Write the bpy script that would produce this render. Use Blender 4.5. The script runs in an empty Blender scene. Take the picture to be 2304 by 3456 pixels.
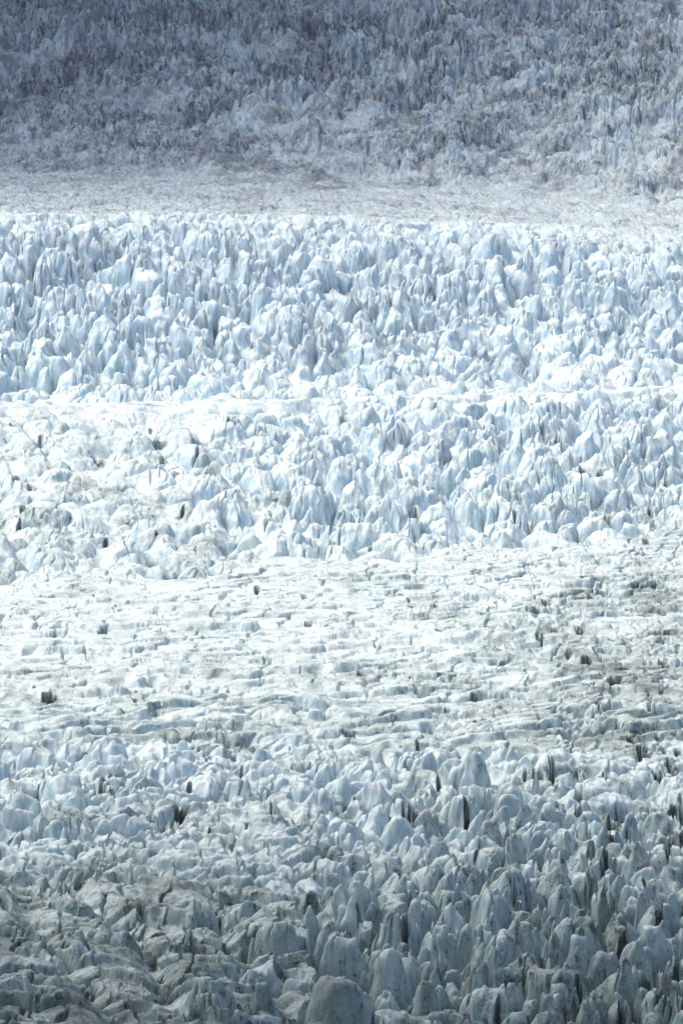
import bpy, math, random
import numpy as np

# ------------------------------------------------------------------ camera, world, sun, exposure
scn = bpy.context.scene
COL = scn.collection
R = math.radians
HC = 337.0                      # camera height above the lower glacier
FPX = 1728.0 / math.tan(R(6.0)) # focal length in photo pixels (photo 2304 x 3456)
PITCH = 8.0
cam_d = bpy.data.cameras.new('camera'); cam = bpy.data.objects.new('camera', cam_d); COL.objects.link(cam)
cam.location = (0, 0, HC); cam.rotation_euler = (R(90 - PITCH), 0, 0)
cam_d.sensor_fit = 'VERTICAL'; cam_d.angle = R(12.0); cam_d.clip_start = 5; cam_d.clip_end = 20000
scn.camera = cam

SUN_EL, SUN_AZ = 60.0, -75.0    # azimuth measured from +Y (away from the camera) towards +X
world = bpy.data.worlds.new('World'); scn.world = world; world.use_nodes = True
nt = world.node_tree; bg = nt.nodes['Background']
sky = nt.nodes.new('ShaderNodeTexSky'); sky.sky_type = 'NISHITA'; sky.sun_disc = False
sky.sun_elevation = R(SUN_EL); sky.sun_rotation = R(SUN_AZ); sky.air_density = 0.9; sky.dust_density = 6.0; sky.ozone_density = 1.0
nt.links.new(sky.outputs[0], bg.inputs[0]); bg.inputs[1].default_value = 0.15
sun_d = bpy.data.lights.new('sun', 'SUN'); sun_d.energy = 1.0; sun_d.angle = R(55); sun_d.color = (0.96, 1.0, 0.98)
sun = bpy.data.objects.new('sun', sun_d); COL.objects.link(sun); sun.location = (0, 2000, 1500)
sun.rotation_euler = (R(90 - SUN_EL), 0, R(180 - SUN_AZ))
scn.view_settings.view_transform = 'Standard'; scn.view_settings.look = 'None'
scn.view_settings.exposure = 0.57; scn.view_settings.gamma = 1.0; scn.view_settings.use_curve_mapping = False
scn.cycles.max_bounces = 4; scn.cycles.diffuse_bounces = 2; scn.cycles.glossy_bounces = 1
f4 = np.float32

# ------------------------------------------------------------------ noise
_rs = np.random.RandomState(7)
PERM = np.tile(_rs.permutation(1024), 4).astype(np.int32)
G2A = _rs.rand(1024) * 2 * np.pi
G2X = np.cos(G2A).astype(f4); G2Y = np.sin(G2A).astype(f4)
_g3 = _rs.normal(size=(1024, 3)); _g3 /= np.linalg.norm(_g3, axis=1)[:, None]; G3 = _g3.astype(f4)
RND = _rs.rand(4, 1024).astype(f4)

def pn2(x, y, seed=0):
    xf = np.floor(x); yf = np.floor(y)
    xi = (xf.astype(np.int32) + seed * 37) & 1023; yi = (yf.astype(np.int32) + seed * 91) & 1023
    x = (x - xf).astype(f4); y = (y - yf).astype(f4)
    u = x * x * x * (x * (x * 6 - 15) + 10); v = y * y * y * (y * (y * 6 - 15) + 10)
    a = PERM[xi]; b = PERM[(xi + 1) & 1023]
    def g(h, dx, dy):
        return G2X[h] * dx + G2Y[h] * dy
    n00 = g(PERM[a + yi], x, y); n10 = g(PERM[b + yi], x - 1, y)
    n01 = g(PERM[a + ((yi + 1) & 1023)], x, y - 1); n11 = g(PERM[b + ((yi + 1) & 1023)], x - 1, y - 1)
    i = n00 + u * (n10 - n00); j = n01 + u * (n11 - n01)
    return (i + v * (j - i)) * 1.5

def pn3(x, y, z, seed=0):
    xf = np.floor(x); yf = np.floor(y); zf = np.floor(z)
    xi = (xf.astype(np.int32) + seed * 37) & 1023; yi = (yf.astype(np.int32) + seed * 91) & 1023; zi = (zf.astype(np.int32) + seed * 53) & 1023
    x = (x - xf).astype(f4); y = (y - yf).astype(f4); z = (z - zf).astype(f4)
    u = x * x * (3 - 2 * x); v = y * y * (3 - 2 * y); w = z * z * (3 - 2 * z)
    out = 0
    for cx in (0, 1):
        for cy in (0, 1):
            for cz in (0, 1):
                h = PERM[(PERM[(PERM[(xi + cx) & 1023] + yi + cy) & 1023] + zi + cz) & 1023]
                g = G3[h]
                d = g[..., 0] * (x - cx) + g[..., 1] * (y - cy) + g[..., 2] * (z - cz)
                out = out + d * (u if cx else 1 - u) * (v if cy else 1 - v) * (w if cz else 1 - w)
    return out * 1.6

def fbm2(x, y, oct=4, seed=0, gain=0.5):
    a = 1.0; s = 0
    for o in range(oct):
        s = s + a * pn2(x * (2 ** o) + o * 17.3, y * (2 ** o) - o * 9.1, seed + o); a *= gain
    return s

def ridged2(x, y, oct=3, seed=0, gain=0.5):
    a = 1.0; s = 0
    for o in range(oct):
        s = s + a * (1 - np.abs(pn2(x * (2 ** o) + o * 7.7, y * (2 ** o) + o * 3.3, seed + o)) * 2); a *= gain
    return s

def voro(x, y, seed=0, jit=0.85):
    xf = np.floor(x); yf = np.floor(y)
    xi = xf.astype(np.int32); yi = yf.astype(np.int32)
    fx = (x - xf).astype(f4); fy = (y - yf).astype(f4)
    F1 = np.full(x.shape, 9, f4); F2 = np.full(x.shape, 9, f4)
    D1x = np.zeros(x.shape, f4); D1y = np.zeros(x.shape, f4); H1 = np.zeros(x.shape, np.int32)
    for i in (-1, 0, 1):
        for j in (-1, 0, 1):
            h = PERM[(PERM[(xi + i + seed * 37) & 1023] + ((yi + j + seed * 91) & 1023)) & 1023]
            dx = i + 0.5 + (RND[0][h] - 0.5) * jit - fx; dy = j + 0.5 + (RND[1][h] - 0.5) * jit - fy
            d = np.sqrt(dx * dx + dy * dy)
            c = d < F1
            F2 = np.where(c, F1, np.minimum(F2, d))
            F1 = np.where(c, d, F1); D1x = np.where(c, dx, D1x); D1y = np.where(c, dy, D1y); H1 = np.where(c, h, H1)
    return F1, F2, D1x, D1y, RND[2][H1], RND[3][H1], H1

def sstep(a, b, x):
    t = np.clip((x - a) / (b - a), 0, 1); return t * t * (3 - 2 * t)

def serac_field(X, Y, sx, sy, seed, wallw=0.28, tip=0.35, tilt=0.5, warp=0.35, hvar=0.6):
    """broken ice: a jittered cell per block, crevasse between blocks, tilted top. ~0..1"""
    wx = pn2(X / (sx * 1.7), Y / (sy * 1.7), seed + 3) * warp + pn2(X / (sx * .5), Y / (sy * .5), seed + 5) * 0.13
    wy = pn2(X / (sx * 1.7) + 40, Y / (sy * 1.7) + 9, seed + 4) * warp + pn2(X / (sx * .5) + 7, Y / (sy * .5), seed + 6) * 0.13
    F1, F2, dx, dy, ra, rb, H = voro(X / sx + wx, Y / sy + wy, seed)
    e = F2 - F1
    wall = 1 - np.exp(-(np.maximum(e, 0) / wallw) ** 1.3 * 1.6)
    a = rb * 6.283
    t = (np.cos(a) * dx + np.sin(a) * dy) * tilt
    top = 0.65 + hvar * (ra - 0.5) + t + tip * (0.55 - F1)
    return np.clip(wall, 0, 1) * np.maximum(top, 0.05)

# ------------------------------------------------------------------ photo pixels to places
def tdep(y): return math.tan(R(PITCH) + math.atan((y - 1728.0) / FPX))
def zray(y, d): return HC - d * tdep(y)
def xlat(u, d, z=0.0):
    # lateral offset of the photo column u at ground distance d
    return (u - 1152.0) / FPX * math.hypot(d, HC - z) * 1.0

# key lines across the glacier: (distance, height) at left / middle / right edge of the photo
def _k(ys, ds): return [(d, zray(y, d)) for y, d in zip(ys, ds)]
def _flat(ys, z): return [((HC - z) / tdep(y), z) for y in ys]
KEYS = [
    [(1180, -2), (1180, -3), (1180, -4)],
    _flat((2510, 2500, 2530), 0),
    _flat((1985, 1890, 1765), 0),
    _k((1374, 1360, 1322), (2500, 2580, 2700)),
    _k((1382, 1362, 1325), (2600, 2680, 2800)),
    _k((728, 742, 800), (3020, 3100, 3180)),
    _k((735, 745, 798), (3110, 3200, 3290)),
    _k((575, 610, 690), (3600, 3570, 3470)),
    _k((-260, -260, -260), (4560, 4560, 4560)),
    _k((-420, -420, -420), (4900, 4900, 4900)),
]
def lag(vals, u):
    t = np.clip(u, -500, 2800) / 1152.0
    a, b, c = vals
    return a * (t - 1) * (t - 2) / 2 - b * t * (t - 2) + c * t * (t - 1) / 2
def base(u, d):
    """key coordinate s and smooth ground height at photo column u and distance d"""
    s = 0; z = lag([k[1] for k in KEYS[0]], u)
    for i in range(len(KEYS) - 1):
        d0 = lag([k[0] for k in KEYS[i]], u); d1 = lag([k[0] for k in KEYS[i + 1]], u)
        z0 = lag([k[1] for k in KEYS[i]], u); z1 = lag([k[1] for k in KEYS[i + 1]], u)
        t = np.clip((d - d0) / (d1 - d0), 0, 1)
        s = s + t; z = z + (z1 - z0) * t
    return s, z
def foot(u, y):
    """distance at which the sight line through photo pixel (u, y) meets the smooth ground"""
    d = np.arange(1150.0, 4890.0, 1.0)
    s, z = base(np.full(d.shape, float(u)), d)
    hit = np.nonzero(z >= HC - d * tdep(y))[0]
    return d[hit[0]] if len(hit) else 4800.0

def grime_shade_of(u, s):
    """rock dust plus painted-in shade: the nearest ice and the far fall are the darkest"""
    un = u / 2304.0
    g = np.interp(s, [.22, .40, .63, .85, 1.5, 2.0, 3.0, 4.0, 5.0, 5.6, 6.6, 7.0, 7.4, 9],
                     [.90, .80, .62, .46, .42, .42, .27, .20, .24, .50, .62, .80, .92, .98])
    g = g + 0.16 * sstep(.5, 1.0, un) * ((s < 1.7) & (s > .5)) + 0.10 * sstep(.6, 1.0, un) * ((s > 1) & (s < 2))
    g = g - 0.14 * sstep(.45, 1.0, un) * (s > 6.2) + .16 * sstep(.5, .2, un) * ((s > 2) & (s < 2.9))
    return g

# ------------------------------------------------------------------ materials
def ice_material():
    m = bpy.data.materials.new('glacier_ice'); m.use_nodes = True
    t = m.node_tree; N = t.nodes; L = t.links; p = N['Principled BSDF']
    def node(kind, **kw):
        n = N.new(kind)
        for k, v in kw.items(): setattr(n, k, v)
        return n
    def noise(vec, scale, detail, rough, dist=0.0):
        n = node('ShaderNodeTexNoise'); L.new(vec, n.inputs['Vector'])
        n.inputs['Scale'].default_value = scale; n.inputs['Detail'].default_value = detail
        n.inputs['Roughness'].default_value = rough; n.inputs['Distortion'].default_value = dist
        return n.outputs['Fac']
    def mth(op, a, b=None, clamp=False):
        n = node('ShaderNodeMath', operation=op); n.use_clamp = clamp
        for i, v in enumerate((a, b)):
            if v is None: continue
            if isinstance(v, (int, float)): n.inputs[i].default_value = v
            else: L.new(v, n.inputs[i])
        return n.outputs[0]
    def rng(v, a, b, c=0.0, d=1.0, smooth=True):
        n = node('ShaderNodeMapRange'); n.interpolation_type = 'SMOOTHSTEP' if smooth else 'LINEAR'
        L.new(v, n.inputs[0])
        for i, q in zip((1, 2, 3, 4), (a, b, c, d)): n.inputs[i].default_value = q
        return n.outputs[0]
    def mix(f, a, b):
        n = node('ShaderNodeMix', data_type='RGBA'); L.new(f, n.inputs[0])
        for i, v in ((6, a), (7, b)):
            if isinstance(v, tuple): n.inputs[i].default_value = v + (1,)
            else: L.new(v, n.inputs[i])
        return n.outputs[2]
    geo = node('ShaderNodeNewGeometry'); P = geo.outputs['Position']
    att = node('ShaderNodeAttribute', attribute_name='grime_shade'); G = att.outputs['Fac']
    sep = node('ShaderNodeSeparateXYZ'); L.new(geo.outputs['Normal'], sep.inputs[0]); nz = sep.outputs['Z']
    def scaled(v):
        n = node('ShaderNodeVectorMath', operation='MULTIPLY'); L.new(P, n.inputs[0]); n.inputs[1].default_value = v
        return n.outputs[0]
    streak = noise(scaled((1.0, 1.0, 0.25)), 0.38, 5, 0.58, 0.6)
    patch = noise(P, 0.055, 5, 0.6, 0.4)
    grain = noise(P, 1.5, 4, 0.7)
    strata = noise(scaled((0.25, 0.25, 0.6)), 0.7, 5, 0.62, 1.2)
    # white weathering crust on the gentle tops, clean blue ice on the steep walls
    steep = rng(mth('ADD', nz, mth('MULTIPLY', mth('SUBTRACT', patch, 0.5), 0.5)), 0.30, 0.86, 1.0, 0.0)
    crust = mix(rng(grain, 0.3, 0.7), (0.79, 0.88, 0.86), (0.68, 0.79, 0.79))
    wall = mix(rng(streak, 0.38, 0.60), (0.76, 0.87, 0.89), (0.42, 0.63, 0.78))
    sepw = node('ShaderNodeSeparateXYZ'); L.new(P, sepw.inputs[0])
    # near walls dull grey-green, with the shade of their faces painted in
    wall = mix(rng(sepw.outputs['Y'], 1350.0, 1850.0, .75, 0.0), wall, (0.33, 0.455, 0.425))
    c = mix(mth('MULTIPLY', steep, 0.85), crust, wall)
    # thin veil of rock dust, with painted shade on near and far ice
    veil = mth('MULTIPLY', rng(mth('ADD', mth('MULTIPLY', streak, 0.6), mth('MULTIPLY', patch, 0.5)), 0.38, 0.72), mth('MULTIPLY', G, 0.72), True)
    sepp = node('ShaderNodeSeparateXYZ'); L.new(P, sepp.inputs[0])
    silt_shade = mix(rng(sepp.outputs['Y'], 1700.0, 3600.0), (0.130, 0.185, 0.145), (0.105, 0.128, 0.185))  # silt tint that also carries the painted shade, bluer with distance
    c = mix(veil, c, silt_shade)
    film = mth('MULTIPLY', mth('MULTIPLY', G, G), rng(patch, .25, .75, .34, .66), True)  # even film of dust and painted shade, strongest on the nearest ice
    film = mth('MULTIPLY', film, rng(sepp.outputs['Y'], 2600.0, 3700.0, 1.0, .35))
    c = mix(film, c, silt_shade)
    # gritty bands and pockets
    thr = rng(G, 0.0, 1.0, 0.66, 0.47, False)
    mx = mth('ADD', mth('MULTIPLY', streak, 0.62), mth('MULTIPLY', strata, 0.38))
    band = rng(mth('SUBTRACT', mx, thr), 0.0, 0.11)
    spot = rng(mth('SUBTRACT', mth('ADD', mth('MULTIPLY', grain, .5), mth('MULTIPLY', patch, .5)), thr), -0.02, 0.05)
    dirt = mth('MULTIPLY', mth('MAXIMUM', mth('MULTIPLY', band, rng(nz, .25, .95, 1.0, .45)), mth('MULTIPLY', spot, .35)), 0.85, True)
    c = mix(dirt, c, (0.020, 0.028, 0.027))
    # fine dirty seams winding through the ice
    seam_n = noise(scaled((1.0, 1.0, 0.45)), 0.17, 7, 0.66, 1.5)
    seam = rng(mth('ABSOLUTE', mth('SUBTRACT', seam_n, 0.5)), 0.004, 0.016, 1.0, 0.0)
    sm2 = rng(noise(P, 0.09, 3, 0.6), 0.46, 0.60)
    c = mix(mth('MULTIPLY', mth('MULTIPLY', seam, sm2), rng(G, 0.05, 0.7, 0.35, 0.9), True), c, (0.030, 0.040, 0.045))
    L.new(c, p.inputs['Base Color'])
    p.inputs['Roughness'].default_value = 0.62; p.inputs['Specular IOR Level'].default_value = 0.25
    b1 = node('ShaderNodeBump'); b1.inputs['Strength'].default_value = 0.5; b1.inputs['Distance'].default_value = 0.9
    hgt = mth('ADD', mth('MULTIPLY', streak, 1.0), mth('MULTIPLY', grain, 0.55)); L.new(hgt, b1.inputs['Height'])
    L.new(b1.outputs[0], p.inputs['Normal'])
    return m
ICE = ice_material()

def mesh_obj(name, co, faces, grime_shade):
    """co (n,3) float32, faces (m,4) int32 -> smooth-shaded mesh object"""
    me = bpy.data.meshes.new(name)
    me.vertices.add(len(co)); me.vertices.foreach_set('co', np.ascontiguousarray(co, f4).ravel())
    me.loops.add(faces.size); me.loops.foreach_set('vertex_index', np.ascontiguousarray(faces, np.int32).ravel())
    me.polygons.add(len(faces)); me.polygons.foreach_set('loop_start', np.arange(0, faces.size, 4, dtype=np.int32))
    me.polygons.foreach_set('use_smooth', np.ones(len(faces), bool))
    me.update(calc_edges=True)
    a = me.attributes.new('grime_shade', 'FLOAT', 'POINT'); a.data.foreach_set('value', np.ascontiguousarray(grime_shade, f4))
    me.materials.append(ICE)
    o = bpy.data.objects.new(name, me); COL.objects.link(o)
    return o

# ------------------------------------------------------------------ the seracs one can point to
# photo column of the tip | row of the tip | row of the foot | width | shape | label
# shapes: P pointed, D domed, B blunt block, W long whaleback, R peak leaning right, L peak leaning left, S slim spire
NAMED = '''
1303 3194 3440 206 D|largest rounded grey dome of ice near the bottom centre edge
1326 3069 3230 176 D|broad double-humped dome directly above the largest bottom dome
1483 3110 3310 150 L|rounded ice block with a square white shoulder right of the double-humped dome
1525 2983 3190 180 P|pyramid of ice capped by a bright white knob
1470 3228 3350 132 B|frosted serac with a flat notched white top
1430 3286 3475 106 D|small rounded serac standing against the right foot of the largest dome
1607 3251 3410 98 P|smooth blue pointed tooth just above a grey pyramid at the bottom edge
1579 3332 3530 156 P|dull grey pyramid cut by the bottom edge of the photo
1667 3286 3430 76 P|small jagged blue tooth right of the smooth blue pointed tooth
1763 3077 3320 182 D|tall bulky round-headed serac with pitted grey face in the lower right
1708 2960 3110 92 S|narrow round-tipped shaft behind the bulky round-headed serac
1402 2945 3085 64 S|slim upright ice blade left of the white-knobbed pyramid
1360 2950 3080 70 D|short serac with a bright hollow left side beside the slim upright blade
1440 2942 3050 84 L|thin slanting blade descending to the right above the white-knobbed pyramid
1250 2991 3095 76 D|small knobbly block above the left end of the double-humped dome
1190 3026 3170 150 P|smooth pale pyramid with wide shoulders left of the double-humped dome
1231 3140 3240 84 P|little white tooth above the left side of the largest dome
1166 3133 3300 112 P|bright cone with a bent tip left of the little white tooth
1086 3140 3310 90 D|tall bright hump with a dark slot in its right side
1051 3075 3195 112 P|grey cone with concave flanks above the tall bright hump
887 3068 3150 142 D|low dome shadowed on its right by a black opening
730 3343 3530 246 W|wide grey whaleback at the bottom edge left of centre
860 3232 3380 262 R|long ridge rising rightwards to a single nub above the wide grey whaleback
1160 3285 3540 270 B|huge shouldered mass at the bottom edge left of the largest dome
1005 3293 3370 112 D|low hump behind the upper left flank of the huge shouldered mass
890 3328 3490 112 B|flat-topped lump right of the wide grey whaleback
937 3209 3320 120 B|pale saddle-backed block with a dark round hole below it
930 3141 3260 232 W|long level pillow of ice below the low dome with the black opening
830 3060 3115 52 D|tiny round knob left of the low dome with the black opening
772 3064 3135 92 D|small hump left of the tiny round knob
690 3045 3125 142 W|gentle pale mound far left of the low dome
1040 2999 3075 90 D|arched boulder with a black hollow under its brow
868 2995 3045 52 D|small white knob left of the arched boulder
2119 3018 3230 150 P|tall fin with a bright left edge in the lower right, second highest spike there
2144 3144 3360 166 P|sharp blue spike with a sloping right shoulder, in front of the tall bright-edged fin
2064 3194 3405 186 R|heavy smooth wedge with a ledge on its left beside the sharp blue spike
2018 3305 3440 126 D|smooth rounded hood in front of the heavy smooth wedge
1937 3308 3500 96 D|tall rounded finger of ice left of the smooth rounded hood
1870 3305 3410 112 R|lopsided tooth with a curved left slope, left of the tall rounded finger
1949 3152 3330 92 D|blunt column leaning on the left of the heavy smooth wedge
1991 3060 3250 120 L|angular peak with a stepped right shoulder above the blunt column
1868 3125 3280 110 P|splintered serac with vertical dark slots right of the bulky round-headed serac
1880 2924 3030 150 D|bluish saddle-shaped lump above the angular peak
2037 2937 3130 112 S|twisted narrow spire bending to the right
2171 2945 3190 112 B|towering blunt pillar behind the tall bright-edged fin
2255 2934 3110 62 B|flat-headed pillar near the right edge beside the towering blunt pillar
2270 3129 3300 76 P|rough pointed slab close to the right edge
2299 3110 3260 60 P|dark spike cut by the right edge of the photo
2300 3320 3540 200 D|greenish grey dome filling the bottom right corner
1800 3018 3105 108 R|slanting bright-crested slab above the bulky round-headed serac
1880 3064 3140 60 P|small blue triangle wedged above the splintered serac
1800 2934 3070 70 L|fluted grey blade above the slanting bright-crested slab
1845 2934 2990 40 S|thin pale splinter right of the fluted grey blade
1780 3290 3420 70 S|dark thin spire in the gap below the bulky round-headed serac
2178 3343 3450 60 S|slender spike at the foot of the sharp blue spike
1820 3405 3520 200 W|low greenish hump on the bottom edge left of the tall rounded finger
1727 3420 3510 90 D|small lump on the bottom edge right of the dull grey pyramid
1890 3266 3350 90 B|squat block with a pale ledge between two taller fingers
1570 2692 2780 170 B|pillow-shaped block pierced by dark pits under its right brow
1632 2740 2860 132 D|smooth hunched dome with a black slit on its left
1728 2806 2910 110 D|egg-shaped boulder right below the smooth hunched dome
1480 2800 2930 126 D|arching fluted hump with black slots down its left side
1272 2712 2800 130 D|white hump split by a thin vertical crack
1340 2734 2810 120 D|white loaf-like hump right of the one split by a crack
1430 2722 2790 92 D|small double hump between white loaf and dark-pitted pillow
1270 2630 2730 130 B|flat-topped block stained black low on its left
1730 2660 2740 150 B|arched slab with a row of dark vertical gashes beneath
1437 2626 2690 60 D|tiny pale bump above a small white boulder
1410 2676 2730 80 D|small white boulder with a blue right side
1583 2507 2700 170 R|big bright wedge slanting down to the right in the middle right
1290 2518 2640 132 L|bright triangular slab with a shaded left face
1450 2534 2640 152 D|pale swelling between the bright slab and the big bright wedge
1775 2718 2830 110 D|steep-backed hump left of a black gap
1850 2714 2810 100 D|narrow-topped hump with a stained right side
1953 2672 2780 176 D|wide pale hood draped over a lower fluted dome
1985 2716 2776 132 D|lower fluted dome tucked beneath the wide pale hood
2110 2607 2670 170 W|long oval white cushion above a black cavity on the right
2251 2656 2720 140 D|smooth back of ice by the right edge above the drooping-lipped one
2220 2706 2800 170 D|broad hump with a drooping lip over a black cave near the right edge
2125 2710 2800 92 D|round-headed hump left of the one with a drooping lip
1972 2763 2880 76 B|upright blue-faced block with a square top
2040 2785 2910 116 B|square-shouldered slab right of the upright blue-faced block
1888 2844 2970 86 D|bell-shaped serac right of the black fissure
1964 2860 2960 82 D|short pale bell just below the upright blue-faced block
1907 2807 2890 70 D|hooded knob under a curved overhanging rim
2202 2752 2850 56 P|thin blue shark-fin blade near the right edge
2270 2777 2860 80 D|bright cap with a curved crack at the right edge
2155 2844 2930 92 R|rising slab above the towering blunt pillar
1796 2576 2710 60 B|tall pale post left of a black slot
1910 2584 2670 100 D|stained bulge right of the pale post
145 2530 2620 226 W|broad grey-bellied whaleback near the left edge
225 2595 2670 220 W|low bright ridge just below the broad grey-bellied whaleback
260 2633 2770 160 D|hunched serac with a flat blue-grey front face
475 2515 2580 150 D|neat white dome right of the black chasm on the left
590 2562 2690 226 D|large smooth dome below the neat white dome
207 2758 2850 140 D|rounded hump with a blue dent on its left side
440 2723 2850 262 W|very wide bright flat-backed mound on the left
88 2783 2870 130 D|hump at the left edge beside a dark slot
76 2706 2790 110 D|pale wedge at the left edge with a scratched grey front
370 2500 2575 180 B|squared white block above the black chasm on the left
1078 2557 2650 112 D|rounded hump streaked with dark diagonal lines
1159 2588 2690 100 D|crumbly hump webbed with dark cracks
818 2626 2710 130 R|arched crest trailing a dark line down to the right
883 2520 2610 132 D|pale boulder right of the black sinkhole
620 2485 2560 92 D|smooth cylinder-backed hump left of a long blue crack
915 2700 2770 110 D|small bright table of ice with a pointed right end
1010 2640 2710 72 P|small bright tooth in the middle of the cracked belt
655 3150 3250 120 W|smooth curved pillow far below the gentle pale mound
470 2945 3010 150 W|low rib with a dark slanting cut beneath on the left
360 3060 3120 170 W|bulging rib with dark hollows under its crest on the left
210 3195 3270 230 W|long curved rib undercut by a thin black line on the left
430 3165 3215 110 D|blue-grey lens-shaped bulge on the left
240 3280 3330 200 W|level rib with a comb of dark notches on the lower left
60 3330 3400 180 W|dirty flat rib in the lower left corner
153 934 1080 112 B|tall blue-grey pillar in the upper icefall near the left edge
255 896 1010 72 D|slim round-topped pillar left of the dark cleft of the upper icefall
395 850 960 140 B|wide flat-topped tower right of the dark cleft of the upper icefall
612 768 900 82 B|high square-topped tower just under the upper crest
32 965 1120 92 D|massive blue tower at the left edge of the upper icefall
372 1077 1190 74 L|leaning bright thumb of ice low in the upper icefall
224 1103 1280 130 P|big blue-shadowed pyramid low on the left of the upper icefall
444 1046 1190 100 P|steep spiked serac with a blue left wall beside the leaning thumb
617 1030 1150 120 B|boxy serac with a blue right wall in the upper icefall
280 1174 1300 80 R|slanted slab below the big blue-shadowed pyramid
720 873 980 82 P|pale cone leaning left, under the square-topped tower
1221 842 935 102 L|smooth sloping hood at the centre of the upper icefall
1385 880 965 100 R|bright-backed block right of the smooth sloping hood
900 893 980 72 D|round-shouldered block left of the central gully
1053 939 1040 92 P|smooth cone above the central gully of the upper icefall
1180 985 1080 62 B|upright post on the right lip of the central gully
1293 1046 1130 80 P|pointed white serac low in the centre of the upper icefall
1231 1108 1190 112 D|fluted bulge below the upright post
1048 1092 1180 52 S|thin white blade low in the upper icefall
1435 1026 1120 72 P|small bright peak right of the pointed white serac
1400 1138 1210 90 P|white tent-shaped serac near the foot of the upper icefall
1927 919 1010 102 D|egg-shaped dome on the right of the upper icefall
1927 832 900 90 D|rounded boss directly above the egg-shaped dome
1830 1000 1120 132 P|wide tent-like peak under the egg-shaped dome
1642 1031 1120 112 P|broad cone left of the wide tent-like peak
1754 883 960 92 D|blocky boss right of the long blue fissure
1740 1601 1710 180 P|wide ragged pyramid near the foot of the lower icefall
1865 1675 1800 112 D|grey-faced boulder at the foot of the lower icefall
1527 1741 1860 230 P|broad dirty pyramid where the lower icefall meets the flat ice
1358 1638 1730 120 D|striped hump left of a black hole in the lower icefall
1270 1719 1790 72 D|small bluish knob left of the broad dirty pyramid
2063 1572 1690 132 P|streaked cone on the right of the lower icefall
1791 1381 1480 112 P|pale fan-shaped slab high in the lower icefall
1563 1631 1730 130 D|smooth hump with a blue scoop above the broad dirty pyramid
2200 1653 1750 100 P|blue-shaded peak near the right edge of the lower icefall
2137 1520 1640 130 P|large grey-sided cone high on the right of the lower icefall
2239 1520 1670 72 D|striped steep buttress at the right edge of the lower icefall
1644 1535 1630 112 P|pale cone above the wide ragged pyramid
1225 1770 1900 240 W|wide white shoulder at the middle foot of the lower icefall
551 1894 1985 180 W|low white mound at the left foot of the lower icefall
760 1625 1720 120 P|tapered hump beside a thin blue slot left of centre
960 1640 1740 110 P|pointed hump with a dark left crack near the centre
'''
seracs = []
for line in NAMED.strip().splitlines():
    head, label = line.split('|'); a = head.split()
    seracs.append(dict(u=float(a[0]), y=float(a[1]), yb=float(a[2]), w=float(a[3]), k=a[4], label=label, named=True))


# ---- every serac is a seed of the broken sheet: place, size, top height, side shape
def seed_of(u, y, yb, w, k, label=None):
    """a serac whose tip shows at photo pixel (u, y) and whose front foot shows at row yb"""
    d0 = foot(u, yb); k_ = math.hypot(d0, HC) / FPX
    Hp = (yb - y) * k_
    near = yb > 2400
    T = Hp * (.52 if near else .28)
    ds = np.arange(d0 - 20, d0 + 160, .5); sb, zb = base(np.full(ds.shape, u), ds)
    ok = np.nonzero(zb + T >= HC - ds * tdep(y))[0]
    dc = ds[ok[0]] if len(ok) else d0
    Wm = w * k_; rx = Wm * .5
    ry = rx * (.8 if k != 'W' else .55)
    s_i, z_i = base(np.array([float(u)]), np.array([dc]))
    return dict(u=u, y=y, yb=yb, w=w, k=k, label=label, x=xlat(u, dc, float(z_i[0])), d=dc, rx=rx * 1.02, ry=ry, T=T, C=(Hp - T) * (2.0 if near else 1.2), s=float(s_i[0]), zg=float(z_i[0]), H=Hp)
NS = [seed_of(q['u'], q['y'], q['yb'], q['w'], q['k'], q['label']) for q in seracs]
seeds = list(NS)
rr_ = random.Random(5)
def fill(d0, d1, s0, s1, gx, gy, params):
    """jittered rows of seeds; params(u, s) gives the local scale and relief"""
    y = d0; row = 0
    while y < d1:
        half = y * math.tan(R(5.2)); x = -half + (row % 2) * gx * .5
        while x < half:
            px = x + rr_.uniform(-.34, .34) * gx; py = y + rr_.uniform(-.34, .34) * gy
            u = 1152 + px / math.hypot(py, HC) * FPX
            s_i, z_i = base(np.array([u]), np.array([py])); si = float(s_i[0])
            x += gx
            if not (s0 < si < s1) or rr_.random() < .10: continue
            P_ = params(u / 2304.0, si)
            if P_ is None: continue
            rx, ry, T, C, kinds = P_
            m = rr_.choice((.8, .9, 1.0, 1.15, 1.45) if s1 < 1 else (.55, .7, .85, 1.0, 1.25, 1.7))
            rx *= m; ry *= m * rr_.uniform(.85, 1.2); T = T * m * rr_.uniform(.3, 1.5); C = C * (.6 + .4 * m) * rr_.uniform(.8, 1.2)
            if any(abs(q['d'] - py) < 40 and ((q['x'] - px) / (q['rx'] * .85 + rx * .35)) ** 2 + ((q['d'] - py) / (q['ry'] * .9 + ry * .35)) ** 2 < 1 for q in NS): continue
            zt = float(z_i[0]) + T; yt = 1728 + FPX * math.tan(math.atan((HC - zt) / py) - R(PITCH))
            kp = FPX / math.hypot(py, HC)
            seeds.append(dict(u=u, y=yt, yb=yt + (T + C * .7) * kp, w=2 * rx * kp, k=rr_.choice(kinds), label=None, x=px, d=py, rx=rx, ry=ry, T=T, C=C, s=si, zg=float(z_i[0]), H=T + C))
        y += gy; row += 1
def near_par(u, s):
    right = float(sstep(.40, .60, np.array(u + .10 * (s - .5))))
    if s > .86: return (10, 6, 1.2, 3.0 + 2 * right, 'DWB')
    if right < .35:
        if s < .60: return None
        return (11, 6.5, 1.2, 2.8, 'DWBW') if rr_.random() < .6 else None
    if s > .62: return (8.8, 7.0, 1.8, 10.5, 'DDBDBRLW')
    return (7.4, 6.8, 4.2, 18.0, 'PDDDBBRL')
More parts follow.
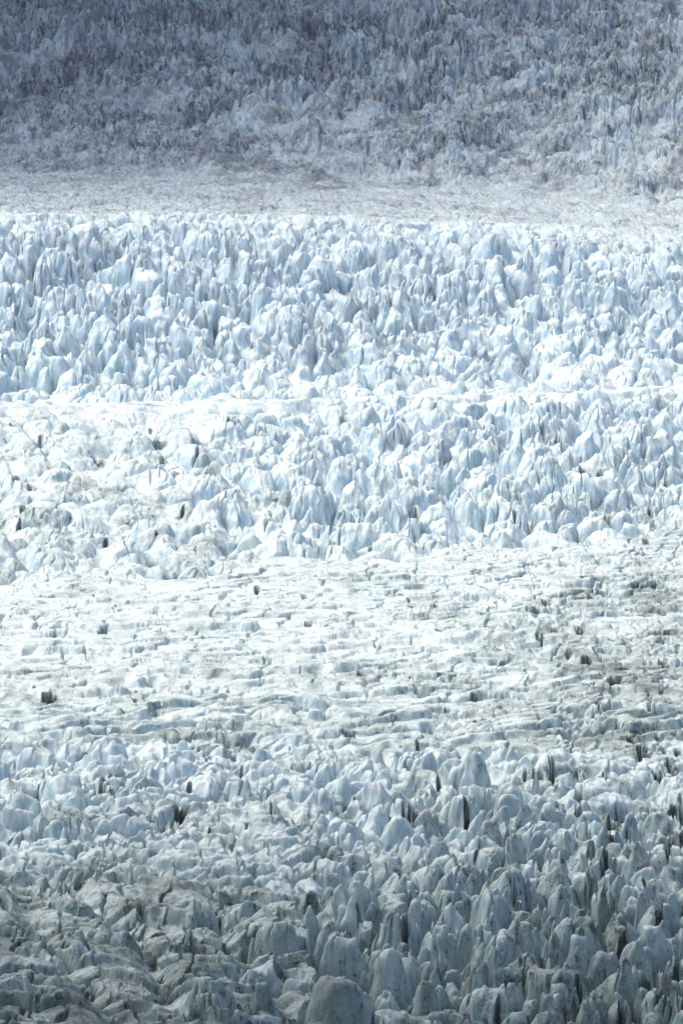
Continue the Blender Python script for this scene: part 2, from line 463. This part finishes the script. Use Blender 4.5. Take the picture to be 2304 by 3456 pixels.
fill(1185, 1860, -.1, .98, 10.5, 10.0, near_par)
def lower_par(u, s):
    r = float(sstep(.20, .60, np.array(u + .15 * (3 - s) - .07))) * float(.55 + .45 * sstep(2.02, 2.3, np.array(s)))
    top = float(sstep(3.0, 2.8, np.array(s)))
    return (9.4, 9.0, 1.5 + 4.0 * r, (3.2 + 8.3 * r) * (.35 + .65 * top), 'PPDRLR' if r > .5 else 'DDDWRL')
fill(2130, 2860, 2.0, 3.0, 15.5, 15.0, lower_par)
def upper_par(u, s):
    a = 16 + 8 * float(sstep(.32, .12, np.array(u))) - 7 * float(sstep(.40, .95, np.array(u)))
    a *= .30 + .70 * float(sstep(4.0, 4.45, np.array(s)))
    k = float(sstep(5.0, 4.75, np.array(s)))
    return (7.6, 8.2, .5 + 2.8 * k, a * (.35 + .65 * k), 'DDDBBL' if s > 4.6 else 'DDBLRPL')
fill(2560, 3340, 4.0, 5.0, 12.6, 13.5, upper_par)
for n, q in enumerate(seeds):
    r = np.random.RandomState(500 + n)
    pw, dr = dict(P=(1.25, .88), D=(2.1, .68), B=(3.8, .55), W=(2.4, .5), R=(1.6, .75), L=(1.6, .75), S=(1.1, 1.05))[q['k']]
    q['pw'] = pw * r.uniform(.85, 1.2); q['A'] = (q['T'] + q['C'] * .45) * dr
    q['nf'] = r.randint(3, 7); q['ph'] = r.uniform(0, 6.28); q['yaw'] = r.uniform(-.45, .45)
    q['ax'] = dict(R=.38, L=-.38).get(q['k'], r.uniform(-.18, .18)) * q['rx']; q['ay'] = r.uniform(-.2, .25) * q['ry']
    q['gr'] = r.uniform(-.14, .08); q['nm'] = 1.0 if q['label'] else 0.0
    if q['rx'] > 10: q['gr'] = -.16

# ------------------------------------------------------------------ the glacier as one fine sheet
q_ = np.linspace(-1, 1, 980)
az = (q_ * R(4.35)).astype(np.float64)
az = np.concatenate([[-R(9), -R(7.2), -R(6), -R(5.3), -R(4.8)], az, [R(4.8), R(5.3), R(6), R(7.2), R(9)]])
rows = np.concatenate([np.arange(1185, 1860, .5), np.arange(1860, 2130, 1.1), np.arange(2130, 2860, .9), np.arange(2860, 3330, .9),
                       np.arange(3330, 3600, 2.4), np.arange(3600, 4700, 1.7), [4750, 4850]])
D, A = np.meshgrid(rows, az, indexing='ij')
TA = np.tan(A)
X0 = (D * TA)
U = 1152 + X0 / np.hypot(D, HC - 10) * FPX
s_, z_ = base(U, D)
jig = (fbm2(X0 / 60, D / 60, 3, 40) * np.interp(s_, [0, 1, 1.7, 2.2, 2.8, 3, 5, 6, 6.8, 7.5, 9], [20, 30, 34, 34, 12, 10, 10, 20, 70, 60, 20])).astype(f4)
s_, _z = base(U, D + jig)
_, z_ = base(U, D + jig * .4)
X = X0.astype(f4); Y = D.astype(f4); s_ = s_.astype(f4); un = (U / 2304).astype(f4)
del D, A, TA, X0, _z

# nearest and second nearest seed of every point
nr, nc = X.shape
WX = X + pn2(X / 9, Y / 9, 201) * 1.5 + pn2(X / 3.6, Y / 3.6, 202) * .6
WY = Y + pn2(X / 9 + 31, Y / 9, 203) * 1.6 + pn2(X / 3.6 + 11, Y / 3.6, 204) * .6
F1 = np.where(s_ < 1.5, 1.3, 2.6).astype(f4); F2 = F1.copy(); ID = np.full(X.shape, -1, np.int32)
for n, q in enumerate(seeds):
    wy = 1.9 * max(q['rx'], q['ry']) + 3; wx = wy
    a, b = np.searchsorted(rows, (q['d'] - wy, q['d'] + wy))
    c, e = np.searchsorted(az, (math.atan((q['x'] - wx) / q['d']), math.atan((q['x'] + wx) / q['d'])))
    if a >= b or c >= e: continue
    dx = WX[a:b, c:e] - q['x']; dy = WY[a:b, c:e] - q['d']
    cs, sn = math.cos(q['yaw']), math.sin(q['yaw'])
    dn = np.sqrt(((dx * cs + dy * sn) / q['rx']) ** 2 + ((dy * cs - dx * sn) / q['ry']) ** 2).astype(f4)
    f1 = F1[a:b, c:e]; f2 = F2[a:b, c:e]; m = dn < f1
    F2[a:b, c:e] = np.where(m, f1, np.minimum(f2, dn)); F1[a:b, c:e] = np.where(m, dn, f1)
    ID[a:b, c:e] = np.where(m, n, ID[a:b, c:e])
def par(k): return np.array([q[k] for q in seeds], f4)
def seed_height(a, b):
    I = ID[a:b]; ok = I >= 0; I = np.maximum(I, 0)
    g = {k: par(k)[I] for k in ('x', 'd', 'rx', 'ry', 'T', 'C', 'A', 'pw', 'nf', 'ph', 'ax', 'ay', 'nm')}
    dx = (WX[a:b] - g['x'] - g['ax']) / g['rx']; dy = (WY[a:b] - g['d'] - g['ay']) / g['ry']
    th = np.arctan2(dy, dx) + g['ph'] + 9.42; sec = 6.2832 / g['nf']
    pol = np.cos(np.mod(th, sec) - sec * .5)
    dn = np.sqrt(dx * dx + dy * dy) * (.25 + .75 * pol) * 1.12
    e = np.maximum(F2[a:b] - F1[a:b], 0)
    ew = np.where(s_[a:b] < 1.5, .40 + .22 * sstep(-.2, .4, pn2(X[a:b] / 40, Y[a:b] / 50, 330)), .30)
    wall = 1 - np.exp(-(e / ew) ** 1.4 * 1.5)
    top = g['T'] - g['A'] * np.minimum((dn / .95) ** g['pw'], 1.6)
    # some clefts close up and join neighbours into fins, others gape
    xx, yy = X[a:b], Y[a:b]
    gape = .40 + 1.15 * sstep(-.35, .45, pn2((xx * .8 + yy * .6) / 15, (yy * .8 - xx * .6) / 40, 301) + .5 * pn2(xx / 8, yy / 8, 302))
    C_ = g['C'] * gape
    v = (top + C_) * wall - C_
    v = np.maximum(v, -C_)
    # narrow splits inside the blocks
    sp = slits(xx, yy, 5.5, 305, -.12) * (1 - sstep(.0, .35, 1 - wall))
    v = v - sp * np.minimum(g['C'] * .55, 7) * np.where(s_[a:b] < 1.5, .40 * ((g['nm'] < .5) | (g['rx'] > 8)), .9)
    v = v * (1 - sstep(1.05, 1.28, F1[a:b]) * (s_[a:b] < 1.5))
    return np.where(ok, v, 0)
def slits(X, Y, sx, seed, thr=.0):
    # narrow crevasses, present only in places
    wx = pn2(X / 14, Y / 14, seed + 9) * .5; wy = pn2(X / 14 + 5, Y / 14, seed + 10) * .5
    F1, F2, dx, dy, ra, rb, H = voro(X / sx + wx, Y / (sx * 1.6) + wy, seed + 100)
    return (1 - sstep(.03, .16, F2 - F1)) * sstep(thr, thr + .25, pn2(X / 30, Y / 40, seed + 11))
def ribs(X, Y, u, spacing, slope, seed, brk):
    """long cross-flow ribs: steep towards the camera, gentle behind, cut by short cross cracks"""
    p = (Y - slope * X - .0006 * X * X + fbm2(X / 60, Y / 60, 4, seed, .6) * spacing * 1.05) / spacing
    pf = np.floor(p); f = (p - pf).astype(f4)
    amp = .55 + .75 * pn2(X / 40 + pf * 7.3, pf * 3.1, seed + 1)
    prof = sstep(0, .20, f) * (1 - .9 * sstep(.25, 1.0, f))
    h1 = prof * np.maximum(amp, .05)
    c = X / brk + RND[0][(pf.astype(np.int64) * 7 + seed) & 1023] * 9 + pn2(X / 12, Y / 12, seed + 2) * .25
    ci = np.floor(c); cj = RND[1][(ci.astype(np.int64) * 13 + pf.astype(np.int64) * 5) & 1023]
    dc_ = np.abs((c - ci) - .2 - .6 * cj) * brk
    cut = (1 - sstep(.35, 1.0, dc_)) * (cj > .25)
    long_ = (1 - sstep(.02, .06, np.abs(f - .03))) * sstep(-.1, .25, pn2(X / 35, Y / 60, seed + 3))
    step = (RND[2][(ci.astype(np.int64) * 11 + pf.astype(np.int64) * 17) & 1023] - .5) * .22
    return h1 + step * sstep(0, .2, f) * (1 - sstep(.8, 1, f)), cut, long_
h = np.zeros(X.shape, f4)
def layer(s0, s1, fn, soft0=.1, soft1=.1):
    r = np.nonzero((s_.min(1) < s1 + soft1) & (s_.max(1) > s0 - soft0))[0]
    a, b = r[0], r[-1] + 1
    m = sstep(s0 - soft0, s0 + soft0, s_[a:b]) * (1 - sstep(s1 - soft1, s1 + soft1, s_[a:b]))
    if fn == 'seeds': h[a:b] += m * seed_height(a, b)
    else: h[a:b] += m * fn(X[a:b], Y[a:b], s_[a:b], un[a:b])
def L_near(X, Y, s, u):
    left = 1 - sstep(.36, .58, u + .1 * (s - .5))
    r1, c1, l1 = ribs(X, Y, u, 13, -.12, 6, 14)
    sm = serac_field(X, Y, 6, 5, 3, .35, .2, .5) * .7
    return r1 * 4.4 * left - (c1 * 2.5 + l1 * 3) * left + sm - 1 - 3.5 * slits(X, Y, 9, 4)
def L_flat(X, Y, s, u):
    broken = sstep(1.30, 1.0, s)
    fr = 1 - .45 * sstep(1.5, 1.95, s)
    r1, c1, l1 = ribs(X, Y, u, 23, .34, 15, 24)
    r2, c2, l2 = ribs(X, Y, u, 9.5, .30, 16, 11)
    right = sstep(.4, .9, u)
    v = r1 * (2.9 + 2.6 * broken) * fr - c1 * (2.5 + 3.5 * right + 2 * broken) - l1 * (3 + 3 * right)
    v = v + r2 * 1.6 * fr - l2 * .9 - c2 * .7 * right
    c = np.maximum(0, pn2(X / 26, Y / 26, 17) * 2.2 - .5) * ridged2(X / 6, Y / 12, 2, 18) * -3.2 * right
    return v + c
def L_crest(X, Y, s, u):
    r1, c1, l1 = ribs(X, Y, u, 24, .1, 35, 20)
    return r1 * 2.2 + serac_field(X, Y, 9, 12, 32) * 1.0 - l1 * 1.5
def L_back(X, Y, s, u):
    k = sstep(5.9, 6.9, s)
    r1, c1, l1 = ribs(X, Y, u, 34, .35, 55, 12)
    return serac_field(X + Y * .2, Y, 9, 26, 51, .3, .1, .6, .6) * (1.5 + 2.2 * k) + r1 * 1.6 - l1 * 1.4 - c1 * 1.0 + fbm2(X / 90, Y / 120, 3, 52) * 2.5 * k
def L_far(X, Y, s, u):
    Xr = X * .85 + Y * .5; Yr = Y * .85 - X * .5
    k = sstep(6.7, 7.35, s)
    pat = sstep(-.35, .45, pn2(X / 110, Y / 80, 66) + .4 * pn2(X / 45, Y / 35, 67))
    cliff = serac_field(Xr, Yr, 44, 30, 61, .35, .1, 1.3, .9, 1.1) * 12
    a = serac_field(X, Y, 11.5, 12, 62, .30, .3, 1.0, .6, .9) * (6 + 10 * pat)
    b = serac_field(X, Y, 5.2, 6, 63, .4, .3, .9) * (1.8 + 2.6 * pat)
    r1, c1, l1 = ribs(X, Y, u, 26, .5, 65, 18)
    return (cliff + a + b) * (.18 + .82 * k) + fbm2(X / 120, Y / 90, 4, 64) * 14 * k + r1 * 3 * (1 - pat)
layer(-.5, 1.0, 'seeds', .1, .07)
layer(-.5, 1.0, L_near, .1, .12)
layer(1.0, 2.0, L_flat, .10, .06)
layer(2.0, 3.0, 'seeds', .05, .04)
layer(3.0, 4.0, L_crest, .06, .1)
layer(4.0, 5.0, 'seeds', .08, .04)
layer(5.0, 6.75, L_back, .04, .4)
layer(6.85, 9.5, L_far, .55, .2)
tier = np.interp(s_, [0, .6, .95, 1.05, 2, 2.1, 2.8, 3, 4.05, 4.2, 4.85, 5, 9], [2, 3, 2, 0, 0, 3.5, 3.5, 0, 0, 8, 8, 0, 0]).astype(f4)
fin = np.interp(s_, [0, .5, .9, 1.05, 1.95, 2.15, 2.8, 3, 4.05, 4.2, 4.9, 5, 9], [.2, .25, .2, 0, 0, 1, 1, 0, 0, 1, 1, 0, 0]).astype(f4)
fin = fin * np.where(s_ < 3.5, .35 + .65 * sstep(.2, .5, un), 1)
h += fin * (ridged2(X / 5.2 + Y / 60, Y / 13, 2, 320) - .8) * 1.15
h += tier * (fbm2(X / 48 + Y / 150, Y / 42, 3, 310) * 1.2 - 1.6 * np.exp(-(pn2(X / 55 + Y / 260, Y / 240, 312) / .10) ** 2))
h += np.where((s_ < 1.0) & (ID >= 0), pn2(X / 3.4, Y / 5.0, 340) * .45 + np.abs(pn2(X / 4.6 + 9, Y / 7, 341)) * -1.3, 0).astype(f4)
rough = np.interp(s_, [0, 1, 1.2, 2, 2.2, 3, 4, 5, 5.2, 7, 9], [.6, .6, .45, .4, .9, .5, .9, .8, .4, 1.2, 1.4]).astype(f4)
h += (fbm2(X / 6.5, Y / 6.5, 3, 71) * .7 + ridged2(X / 3.1, Y / 3.4, 2, 75) * .28) * rough
h += fbm2(X / 70, Y / 70, 2, 77) * 1.6

# black shafts where the ice has opened: photo pixel, half width, half length, depth
grit_shade = np.zeros(X.shape, f4)  # grit and painted-in shade that blacken the shafts
HOLES = [(333, 2625, 30, 45, 26), (385, 2650, 12, 30, 18), (772, 2526, 26, 22, 16), (1334, 2909, 34, 26, 16), (2070, 2710, 26, 34, 18), (1815, 2860, 30, 34, 22),
         (2045, 2890, 26, 34, 16), (2255, 2770, 34, 22, 16), (2228, 2890, 40, 36, 18), (1055, 3040, 26, 22, 14), (994, 3120, 30, 18, 14),
         (1036, 1673, 22, 22, 14), (1394, 1733, 22, 32, 18), (2048, 1726, 20, 28, 14), (2180, 1976, 48, 18, 12), (2026, 2336, 34, 22, 14),
         (2075, 2310, 20, 20, 12), (1410, 2060, 44, 8, 5), (311, 970, 22, 34, 22), (1990, 1950, 30, 14, 8), (1710, 2240, 22, 12, 9), (1310, 2265, 30, 9, 6),
         (170, 2360, 26, 22, 12), (425, 2400, 22, 10, 8), (1180, 2475, 18, 14, 12), (355, 2130, 18, 14, 10), (20, 2190, 18, 10, 8), (1810, 2580, 16, 36, 14),
         (1860, 2575, 12, 30, 14), (1935, 2590, 22, 24, 12), (610, 2745, 22, 24, 16), (530, 1460, 30, 14, 8), (670, 1485, 24, 12, 7), (1620, 2650, 16, 12, 10),
         (2140, 3400, 16, 24, 12), (1730, 3280, 20, 24, 12), (2240, 3340, 20, 40, 14), (2060, 3130, 14, 30, 12), (1510, 3350, 22, 30, 10), (950, 3300, 18, 12, 10),
         (180, 3330, 26, 8, 6), (370, 3400, 34, 10, 6), (540, 3130, 26, 12, 8), (270, 2985, 16, 14, 8), (160, 2010, 30, 10, 6), (2030, 2000, 26, 10, 7)]
hr_ = random.Random(21)
for _ in range(210):
    hu = 2304 * (1 - hr_.random() ** 1.6 * .75); hy = hr_.uniform(2500, 3420)
    if hu < 1150 and hy > 2900: continue
    w_ = hr_.uniform(4, 17); HOLES.append((hu, hy, w_, w_ * hr_.uniform(1.2, 2.6), hr_.uniform(9, 17)))
for _ in range(55):
    hu = hr_.uniform(0, 2304); hy = hr_.uniform(1950, 2480); w_ = hr_.uniform(5, 14) * (.6 + .8 * hu / 2304)
    HOLES.append((hu, hy, w_, w_ * hr_.uniform(.6, 1.4), hr_.uniform(5, 10)))
for _ in range(60):
    hu = hr_.uniform(0, 2304); hy = hr_.uniform(1400, 1850); w_ = hr_.uniform(5, 12)
    HOLES.append((hu, hy, w_, w_ * hr_.uniform(1, 2), hr_.uniform(6, 12)))
for (hu, hy, wa, wb, dep) in HOLES:
    d = foot(hu, hy + wb * .5); x = xlat(hu, d); k = math.hypot(d, HC) / FPX
    a = wa * k; b = max(wb * k / max(tdep(hy), .1) * .5, a * .9)
    r = np.nonzero(np.abs(rows - d) < 3 * b)[0]; i0, i1 = r[0], r[-1] + 1
    e = ((X[i0:i1] - x) / a) ** 2 + ((Y[i0:i1] - d) / b) ** 2
    e = e + pn2(X[i0:i1] / (a * .6), Y[i0:i1] / (b * .6), 88) * .9
    m = 1 - sstep(.5, 1.25, e)
    h[i0:i1] -= m * dep; grit_shade[i0:i1] += (1 - sstep(.5, 2.2, e)) * .6
Z = z_.astype(f4) + h
# a little sideways push so that walls lean and overhang
lean = (np.interp(s_, [0, 1, 1.3, 2, 2.3, 3, 4, 4.3, 5, 5.2, 6.9, 7.3, 9], [.9, .9, .4, .3, 1.6, .6, .5, 2.0, 1.2, .3, .3, .9, .9])).astype(f4)
X = X + pn2(X / 7 + 3, Z / 6, 81) * lean * .8
Y = Y + pn2(X / 6, Y / 9 + Z / 7, 82) * lean * .8
grime_shade = (grime_shade_of(U, s_) + grit_shade + fbm2(X / 45, Y / 60, 3, 83) * np.where(s_ < 1.2, .10, .18) + sstep(6.3, 7.2, s_) * (ridged2((X * .8 + Y * .6) / 150, (Y * .8 - X * .6) / 34, 3, 90) - .8) * .34 + sstep(1.5, 1.2, s_) * sstep(-.05, .5, pn2(X / 30, Y / 34, 95)) * .14).astype(f4)
CO = np.stack([X, Y, Z], -1).reshape(-1, 3)
zone = ((s_ < 1.0) & (s_ > -1)) | ((s_ >= 2.0) & (s_ < 3.0)) | ((s_ >= 4.0) & (s_ < 5.0))
IDz = np.where(zone, ID, -1)
GRS = np.array([q['gr'] for q in seeds] + [0], f4)
grime_shade += np.where(IDz >= 0, GRS[IDz] - .12 * (s_ < 1), 0).astype(f4)
GR = grime_shade.ravel()
idx = (np.arange(nr - 1)[:, None] * nc + np.arange(nc - 1)[None, :])
QF = np.stack([idx, idx + 1, idx + nc + 1, idx + nc], -1).reshape(-1, 4).astype(np.int32)
sf = s_[:-1, :-1].ravel(); fid = IDz[:-1, :-1].ravel()
order = np.argsort(fid, kind='stable'); sfid = fid[order]

# which seracs stand as things of their own: every one with a name, then those that show largest
NMAX = 300
cnt = np.bincount(fid[fid >= 0], minlength=len(seeds))
vis = lambda q: 10 < q['u'] < 2294 and 5 < q['y'] < 3446
area = [(q['w'] * (q['yb'] - q['y']) if (q['label'] is None and vis(q) and cnt[n] > 40) else 0, n) for n, q in enumerate(seeds)]
area.sort(reverse=True)
chosen = [n for n, q in enumerate(seeds) if q['label'] and cnt[n] > 20]
chosen += [n for a_, n in area[:max(0, NMAX - len(chosen))] if a_ > 0]
KINDW = dict(P='pointed', D='rounded', B='blunt', W='low long', R='right-leaning', L='left-leaning', S='slim')
def short(l):
    for cut in (' near the', ' in the ', ' at the ', ' below ', ' beside ', ' with a ', ' with ', ' above ', ' between ', ' right of', ' left of', ' under ', ' on the', ' behind', ' cut by', ' directly', ' just '):
        i = l.find(cut)
        if i > 8: l = l[:i]
    return l
used = {q['label']: 1 for q in seeds if q['label']}
def mesh_part(name, faces, origin=(0, 0, 0), skirt=False):
    v, inv = np.unique(faces, return_inverse=True)
    inv = inv.reshape(faces.shape).astype(np.int32); co = CO[v] - np.array(origin, f4); gr = GR[v]
    if skirt:
        # close the sides below the ice surface so that the block has a body
        e = np.concatenate([inv[:, [0, 1]], inv[:, [1, 2]], inv[:, [2, 3]], inv[:, [3, 0]]])
        key = np.minimum(e[:, 0], e[:, 1]).astype(np.int64) * len(v) + np.maximum(e[:, 0], e[:, 1])
        u_, ix, c_ = np.unique(key, return_index=True, return_counts=True)
        be = e[ix[c_ == 1]]; bv = np.unique(be); m = np.full(len(v), -1, np.int32); m[bv] = np.arange(len(bv)) + len(v)
        low = co[bv].copy(); cz = co[:, 2].min() - 3.0
        c0 = low[:, :2].mean(0); low[:, :2] = c0 + (low[:, :2] - c0) * .96; low[:, 2] = cz
        inv = np.concatenate([inv, np.stack([be[:, 1], be[:, 0], m[be[:, 0]], m[be[:, 1]]], -1)])
        co = np.concatenate([co, low]); gr = np.concatenate([gr, gr[bv]])
    return mesh_obj(name, co, inv, gr)
taken = np.zeros(len(seeds) + 1, bool)
for n in chosen:
    q = seeds[n]; taken[n] = True
    if q['label'] is None:
        cand = sorted(NS, key=lambda p: (p['u'] - q['u']) ** 2 + (p['y'] - q['y']) ** 2)
        for p in cand[:14]:
            du = q['u'] - p['u']; dv = q['y'] - p['y']
            rel = ('just right of' if du > 0 else 'just left of') if abs(du) > abs(dv) else ('in front of' if dv > 0 else 'just behind')
            size = 'small' if q['w'] < (95 if q['yb'] > 2400 else 80) else 'mid-sized'
            lab = '%s %s serac %s the %s' % (size, KINDW[q['k']], rel, short(p['label']))
            if lab not in used and len(lab.split()) <= 16: break
        used[lab] = 1; q['label'] = lab
    a_, b_ = np.searchsorted(sfid, (n, n + 1))
    org = (q['x'], q['d'], q['zg'])
    ob = mesh_part('serac', QF[order[a_:b_]], org, True)
    ob.location = org; ob['label'] = q['label']; ob['category'] = 'serac'
    ob['group'] = 'seracs of the upper icefall' if q['s'] >= 4 else 'seracs of the lower icefall' if q['s'] >= 2 else 'seracs of the near icefall'
rest = ~taken[fid]
rest &= ~((fid < 0) & False)
stuff = (fid >= 0) & rest
far = (sf >= 6.75) & (fid < 0)
o = mesh_part('glacier_ice', QF[(fid < 0) & ~far]); o['kind'] = 'structure'
o = mesh_part('small_seracs', QF[stuff]); o['kind'] = 'stuff'; o['label'] = 'countless smaller blue-white seracs packed between the large ones in the icefalls'; o['category'] = 'seracs'
o = mesh_part('ice_rubble', QF[far]); o['kind'] = 'stuff'; o['label'] = 'dirty dark broken ice covering the far slope at the top'; o['category'] = 'ice rubble'
print('seeds', len(seeds), 'things', len(chosen), 'sheet verts', len(CO))

# ------------------------------------------------------------------ unseen cloud shapes added to shade the near ice and the far slope
def sun_blocker(x, y, z, ax, ay, az_, seed):
    th = np.linspace(0, 2 * np.pi, 96, endpoint=False)[None, :]; ph_ = np.linspace(-np.pi / 2 + .02, np.pi / 2 - .02, 48)[:, None]
    cx = np.cos(ph_) * np.cos(th); cy = np.cos(ph_) * np.sin(th); cz = np.sin(ph_) * np.ones_like(th)
    r = 1 + .30 * pn3(cx * 2 + seed, cy * 2, cz * 2, 5) + .15 * pn3(cx * 5 + seed, cy * 5, cz * 5, 6) + .07 * pn3(cx * 11 + seed, cy * 11, cz * 11, 7)
    co = np.stack([cx * r * ax, cy * r * ay, cz * r * az_], -1).reshape(-1, 3)
    i = np.arange(47)[:, None] * 96; j = np.arange(96)[None, :]; jn = (j + 1) % 96
    F = np.stack([i + j, i + jn, i + 96 + jn, i + 96 + j], -1).reshape(-1, 4)
    o = mesh_obj('sun_blocker', co, F, np.zeros(len(co))); o.location = (x, y, z); o['kind'] = 'structure'
    o.data.materials.clear(); o.data.materials.append(SUN_BLOCKER)
SUN_BLOCKER = bpy.data.materials.new('sun_blocker'); SUN_BLOCKER.use_nodes = True
SUN_BLOCKER.node_tree.nodes['Principled BSDF'].inputs['Base Color'].default_value = (.8, .8, .82, 1); SUN_BLOCKER.node_tree.nodes['Principled BSDF'].inputs['Roughness'].default_value = 1
_t = R(SUN_AZ); _c = 1 / math.tan(R(SUN_EL))
def over(x, y, z): return x + math.sin(_t) * z * _c, y + math.cos(_t) * z * _c
for (sx_, sy_, z0, ax, ay, az_, sd) in [(130, 1040, 900, 720, 500, 60, 1), (-560, 4640, 1100, 1000, 1400, 80, 2)]:
    px_, py_ = over(sx_, sy_, z0); sun_blocker(px_, py_, z0, ax, ay, az_, sd)

# ------------------------------------------------------------------ the air between: a thin even haze
def haze_box(lo, hi, dens):
    me = bpy.data.meshes.new('haze')
    v = [(x, y, z) for x in (lo[0], hi[0]) for y in (lo[1], hi[1]) for z in (lo[2], hi[2])]
    me.from_pydata(v, [], [(0, 1, 3, 2), (4, 6, 7, 5), (0, 4, 5, 1), (2, 3, 7, 6), (0, 2, 6, 4), (1, 5, 7, 3)])
    o = bpy.data.objects.new('haze', me); COL.objects.link(o)
    m = bpy.data.materials.new('haze'); m.use_nodes = True; t = m.node_tree
    t.nodes.remove(t.nodes['Principled BSDF'])
    pv = t.nodes.new('ShaderNodeVolumePrincipled'); pv.inputs['Color'].default_value = (.80, .87, 1.0, 1); pv.inputs['Density'].default_value = dens
    pv.inputs['Anisotropy'].default_value = 0.2
    t.links.new(pv.outputs[0], t.nodes['Material Output'].inputs['Volume'])
    me.materials.append(m); o['kind'] = 'stuff'; o['label'] = 'thin bluish haze hanging over the whole glacier'; o['category'] = 'haze'
scn.cycles.volume_bounces = 0
haze_box((-1100, -60, float(Z.min()) - 4), (1100, 5000, max(float(Z.max()), HC) + 15), 2.1e-5)
